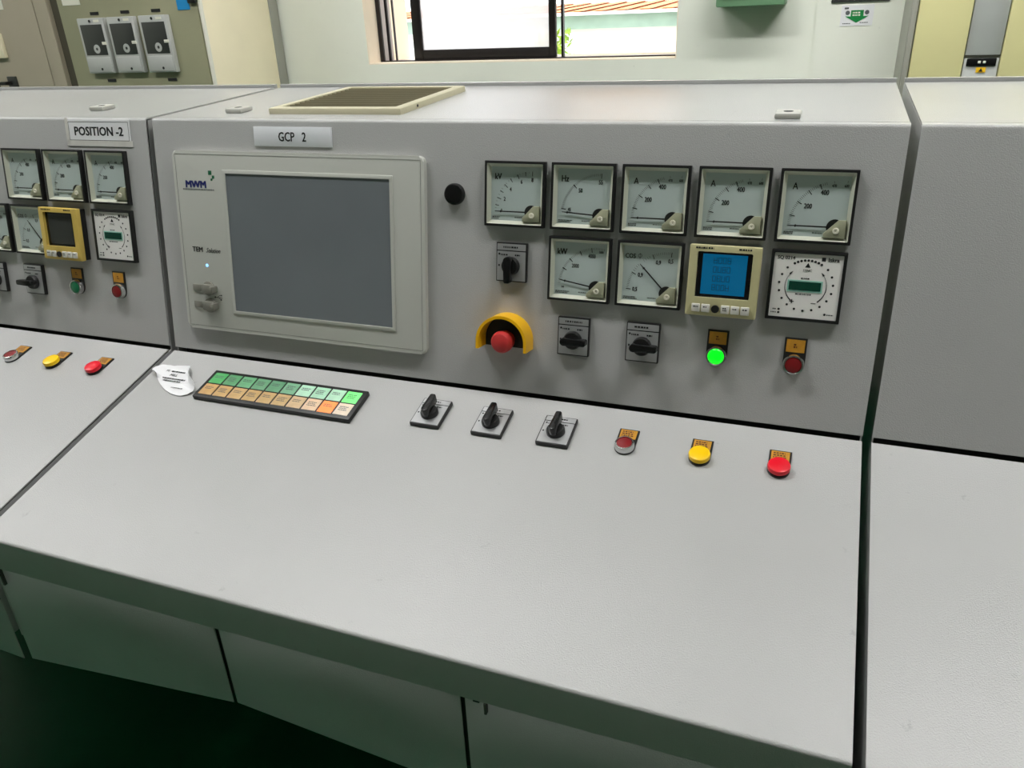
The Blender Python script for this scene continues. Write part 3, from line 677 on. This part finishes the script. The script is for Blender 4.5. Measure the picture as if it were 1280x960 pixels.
# -- touch screen panel
tp = MB(); tp.prism([(0.2465 * a + (-0.009 * a if k else 0), 0.158 * bb + 0) for a, bb, k in ()] or
    sum([arc(sx * 0.2375, sy * 0.149, 0.009, a0, a0 + 90, 5) for sx, sy, a0 in ((1, 1, 0), (-1, 1, 90), (-1, -1, 180), (1, -1, 270))], []), 0, 0.010, bev=0.003, seg=3)
TU, TV = 0.0200, 0.2080
tpo = tp.build('touch_screen', 'tp_frame', center, on_panel(TU, TV), PR, label='grey touch screen terminal with blank dark screen')
su, sv, sw_, sh_ = 0.0459 - TU, 0.2098 - TV, 0.3175, 0.2372
MB().ring(sw_ + 0.014, sh_ + 0.014, sw_ + 0.002, sh_ + 0.002, 0.0095, 0.0118, cx=su, cy=sv, r=0.001).build('screen_surround', 'tp_frame', tpo)
MB().box(su - sw_ / 2 - 0.001, su + sw_ / 2 + 0.001, sv - sh_ / 2 - 0.001, sv + sh_ / 2 + 0.001, 0.009, 0.0104).build('screen', 'tp_screen', tpo)
MB().ring(0.481, 0.304, 0.480, 0.303, 0.0098, 0.0103).build('edge_groove', 'tp_line', tpo)
b = MB(); b.norecalc = True; z = 0.0103
b.text('MWM', -0.1790 - TU, 0.3095 - TV, 0.0165, z, xs=1.06, bold=0.055); b.build('logo', 'logo_blue', tpo, smooth=False, label='blue logo lettering')
b = MB(); b.norecalc = True
for x, y, r in ((-0.1468, 0.3295, 0.0036), (-0.1402, 0.3225, 0.0026), (-0.1440, 0.3180, 0.0019)): b.rect(x - TU - r, x - TU + r, y - TV - r, y - TV + r, z)
b.build('logo_squares', 'logo_green', tpo, smooth=False)
b = MB(); b.norecalc = True; b.micro(-0.2080 - TU, 0.3005 - TV, 0.072, 0.0022, z, 1, seed=6)
b.build('logo_subtitle', 'print_grey', tpo, smooth=False)
b = MB(); b.norecalc = True; b.text('TEM', -0.1880 - TU, 0.1960 - TV, 0.0125, z, xs=1.0, bold=0.035); b.text('Solution', -0.1545 - TU, 0.1955 - TV, 0.0120, z, xs=0.78, shear=0.45, bold=0.01)
b.build('lettering', 'print', tpo, smooth=False)
b = MB(); b.norecalc = True
sx0, sy0 = -0.1500 - TU, 0.1115 - TV
b.seg(sx0 - 0.008, sy0, sx0 + 0.008, sy0 - 0.001, 0.0009, z); b.flat([(sx0 - 0.011, sy0), (sx0 - 0.007, sy0 - 0.002), (sx0 - 0.007, sy0 + 0.002)], z); b.seg(sx0 - 0.003, sy0, sx0 + 0.002, sy0 + 0.004, 0.0008, z); b.seg(sx0 + 0.002, sy0 + 0.004, sx0 + 0.006, sy0 + 0.004, 0.0008, z); b.seg(sx0 - 0.001, sy0, sx0 + 0.004, sy0 - 0.004, 0.0008, z); b.disc(sx0 + 0.006, sy0 + 0.004, 0.0014, z, 8); b.rect(sx0 + 0.003, sx0 + 0.0062, sy0 - 0.0055, sy0 - 0.0028, z)
b.build('usb_symbol', 'print', tpo, smooth=False)
MB().lathe([(0.0030, 0.010), (0.0024, 0.0112), (0, 0.0115)], -0.1705 - TU, 0.1680 - TV, 14).build('power_led', 'led_blue', tpo)
for yv in (0.1265, 0.0955):
    b = MB(); cx, cy = -0.1715 - TU, yv - TV
    b.box(cx - 0.034, cx - 0.012, cy - 0.006, cy + 0.006, 0.0098, 0.0125, 0.001); b.box(cx - 0.010, cx + 0.014, cy - 0.008, cy + 0.008, 0.0098, 0.019, 0.002); b.box(cx + 0.013, cx + 0.020, cy - 0.006, cy + 0.006, 0.0098, 0.025, 0.0015)
    b.lathe([(0.013, 0.0098), (0.013, 0.0135), (0.010, 0.0145), (0, 0.0145)], cx + 0.002, cy, 20)
    b.build('usb_cover', 'usb_grey', tpo)
# -- annunciator
ax0, ax1, aw0, aw1 = -0.1362, 0.1790, 0.0500, 0.1215
acx, acw = (ax0 + ax1) / 2, (aw0 + aw1) / 2; AW, AH = ax1 - ax0, aw1 - aw0
an = MB().box(-AW / 2, AW / 2, -AH / 2, AH / 2, 0, 0.0085, 0.0012).build('annunciator', 'black', center, on_desk(acx, acw), BE, label='black annunciator with ten green and ten tan windows')
topc = [(86, 178, 104), (96, 160, 112), (112, 178, 130), (108, 164, 124), (104, 160, 122), (128, 184, 146), (186, 230, 202), (176, 224, 192), (190, 234, 204), (120, 232, 128)]
botc = [(206, 166, 110), (204, 166, 110), (206, 170, 118), (200, 166, 112), (202, 168, 116), (204, 172, 122), (214, 184, 144), (236, 204, 172), (250, 146, 82), (242, 224, 204)]
cw = (AW - 0.012) / 10; ch = (AH - 0.012) / 2
for r, cs in enumerate((topc, botc)):
    for i, c in enumerate(cs):
        nm = 'window_%d_%d' % (r, i); lit = (r == 0 and i == 9) or (r == 1 and i == 8)
        M(nm, c, 0.3, var=0.10, vscale=60, emit=c if lit else None, estr=0.45 if lit else 0)
        x = -AW / 2 + 0.006 + (i + 0.5) * cw; y = AH / 2 - 0.006 - (r + 0.5) * ch
        wn = MB().box(-cw / 2 + 0.0016, cw / 2 - 0.0016, -ch / 2 + 0.0014, ch / 2 - 0.0014, 0.008, 0.0094, 0.0004).build('annunciator_window', nm, an, (x, y, 0))
b = MB(); b.norecalc = True
for r in range(2):
    for i in range(10):
        x = -AW / 2 + 0.006 + (i + 0.5) * cw; y = AH / 2 - 0.006 - (r + 0.5) * ch
        b.micro(x, y + 0.005, 0.017, 0.0019, 0.0096, 2 + (i % 2), seed=i + r * 10, centre=True, gap=2.0)
b.build('lettering', 'print_grey', an, smooth=False)

# ------------------------------------------------------------------ paper things
ps = thing('paper_sign', 'taped white paper sign reading POSITION -2', 'sign', (-0.3995, *pan(0.3945)))
ps.rotation_euler = (PR, 0, 0)
MB().box(-0.0750, 0.0750, -0.0215, 0.0215, 0.0003, 0.0009).build('sheet', 'paper', ps)
MB().box(-0.0790, 0.0790, -0.0255, -0.0150, 0.0009, 0.0011).build('tape', 'tape', ps)
MB().box(-0.0800, -0.0720, -0.0240, 0.0240, 0.0009, 0.0011).build('tape', 'tape', ps)
b = MB(); b.norecalc = True
b.text('POSITION -2', 0.0, 0.001, 0.0215, 0.0012, xs=0.98, bold=0.035)
for s_ in (-1, 1): b.seg(-0.0715, s_ * 0.0160 + 0.001, 0.0715, s_ * 0.0160 + 0.001, 0.0008, 0.0012); b.seg(s_ * 0.0715, -0.0150, s_ * 0.0715, 0.0170, 0.0008, 0.0012)
b.build('lettering', 'print', ps, smooth=False)
# peeling label at the back left corner of the desk
pl = thing('peeling_label', 'torn white paper label curling up beside the annunciator', 'label', (-0.2080, *dsk(0.0830)))
pl.rotation_euler = (BE, 0, 0)
ol = [(-0.0566, 0.033), (-0.03, 0.0355), (0.009, 0.0377), (0.030, 0.022), (0.047, 0.004), (0.068, -0.015), (0.064, -0.026), (0.043, -0.038), (0.010, -0.033), (-0.023, -0.016), (-0.045, 0.002), (-0.064, 0.012)]
lift = [0.002, 0.001, 0.006, 0.016, 0.020, 0.012, 0.004, 0.001, 0.001, 0.004, 0.010, 0.009]
def cr(P, t):
    n = len(P); i = int(t) % n; f = t - int(t); p0, p1, p2, p3 = (P[(i + k - 1) % n] for k in range(4))
    q = lambda a, b_, c, d: 0.5 * (2 * b_ + (c - a) * f + (2 * a - 5 * b_ + 4 * c - d) * f * f + (3 * b_ - a - 3 * c + d) * f ** 3)
    return tuple(q(*k) for k in zip(p0, p1, p2, p3)) if isinstance(p0, tuple) else q(p0, p1, p2, p3)
b = MB(); rings = []
for j, r in enumerate((0.0, 0.25, 0.45, 0.6, 0.72, 0.82, 0.9, 0.96, 1.0)):
    row = []
    for k in range(48):
        t = k * 12 / 48; x, y = cr(ol, t); L_ = cr(lift, t)
        f = max(0, (r - 0.55) / 0.45); fold = 1 - 0.22 * f * f * (L_ / 0.02)
        row.append(b.bm.verts.new((x * r * fold, y * r * fold, 0.0008 + L_ * f ** 1.5 + 0.0006 * math.sin(9 * x * 40 + y * 260) * r)))
        if j == 0: break
    rings.append(row)
for a, c in zip(rings, rings[1:]):
    for k in range(48):
        k2 = (k + 1) % 48
        b.bm.faces.new([a[0], c[k], c[k2]] if len(a) == 1 else [a[k], c[k], c[k2], a[k2]])
sheet = b.build('sheet', 'paper', pl)
sd = sheet.modifiers.new('thickness', 'SOLIDIFY'); sd.thickness = 0.0003
b = MB(); b.norecalc = True; z = 0.0022
b.text('PT.', -0.030, 0.020, 0.0065, z, bold=0.02); b.micro(-0.022, 0.020, 0.030, 0.0032, z, 1, seed=2); b.text('MILL', -0.010, 0.0105, 0.0085, z, bold=0.02)
b.micro(-0.030, 0.001, 0.058, 0.0032, z, 2, seed=5, gap=1.9); b.micro(0.008, -0.0205, 0.03, 0.0022, z, 1, seed=7)
b.build('lettering', 'print', pl, smooth=False)
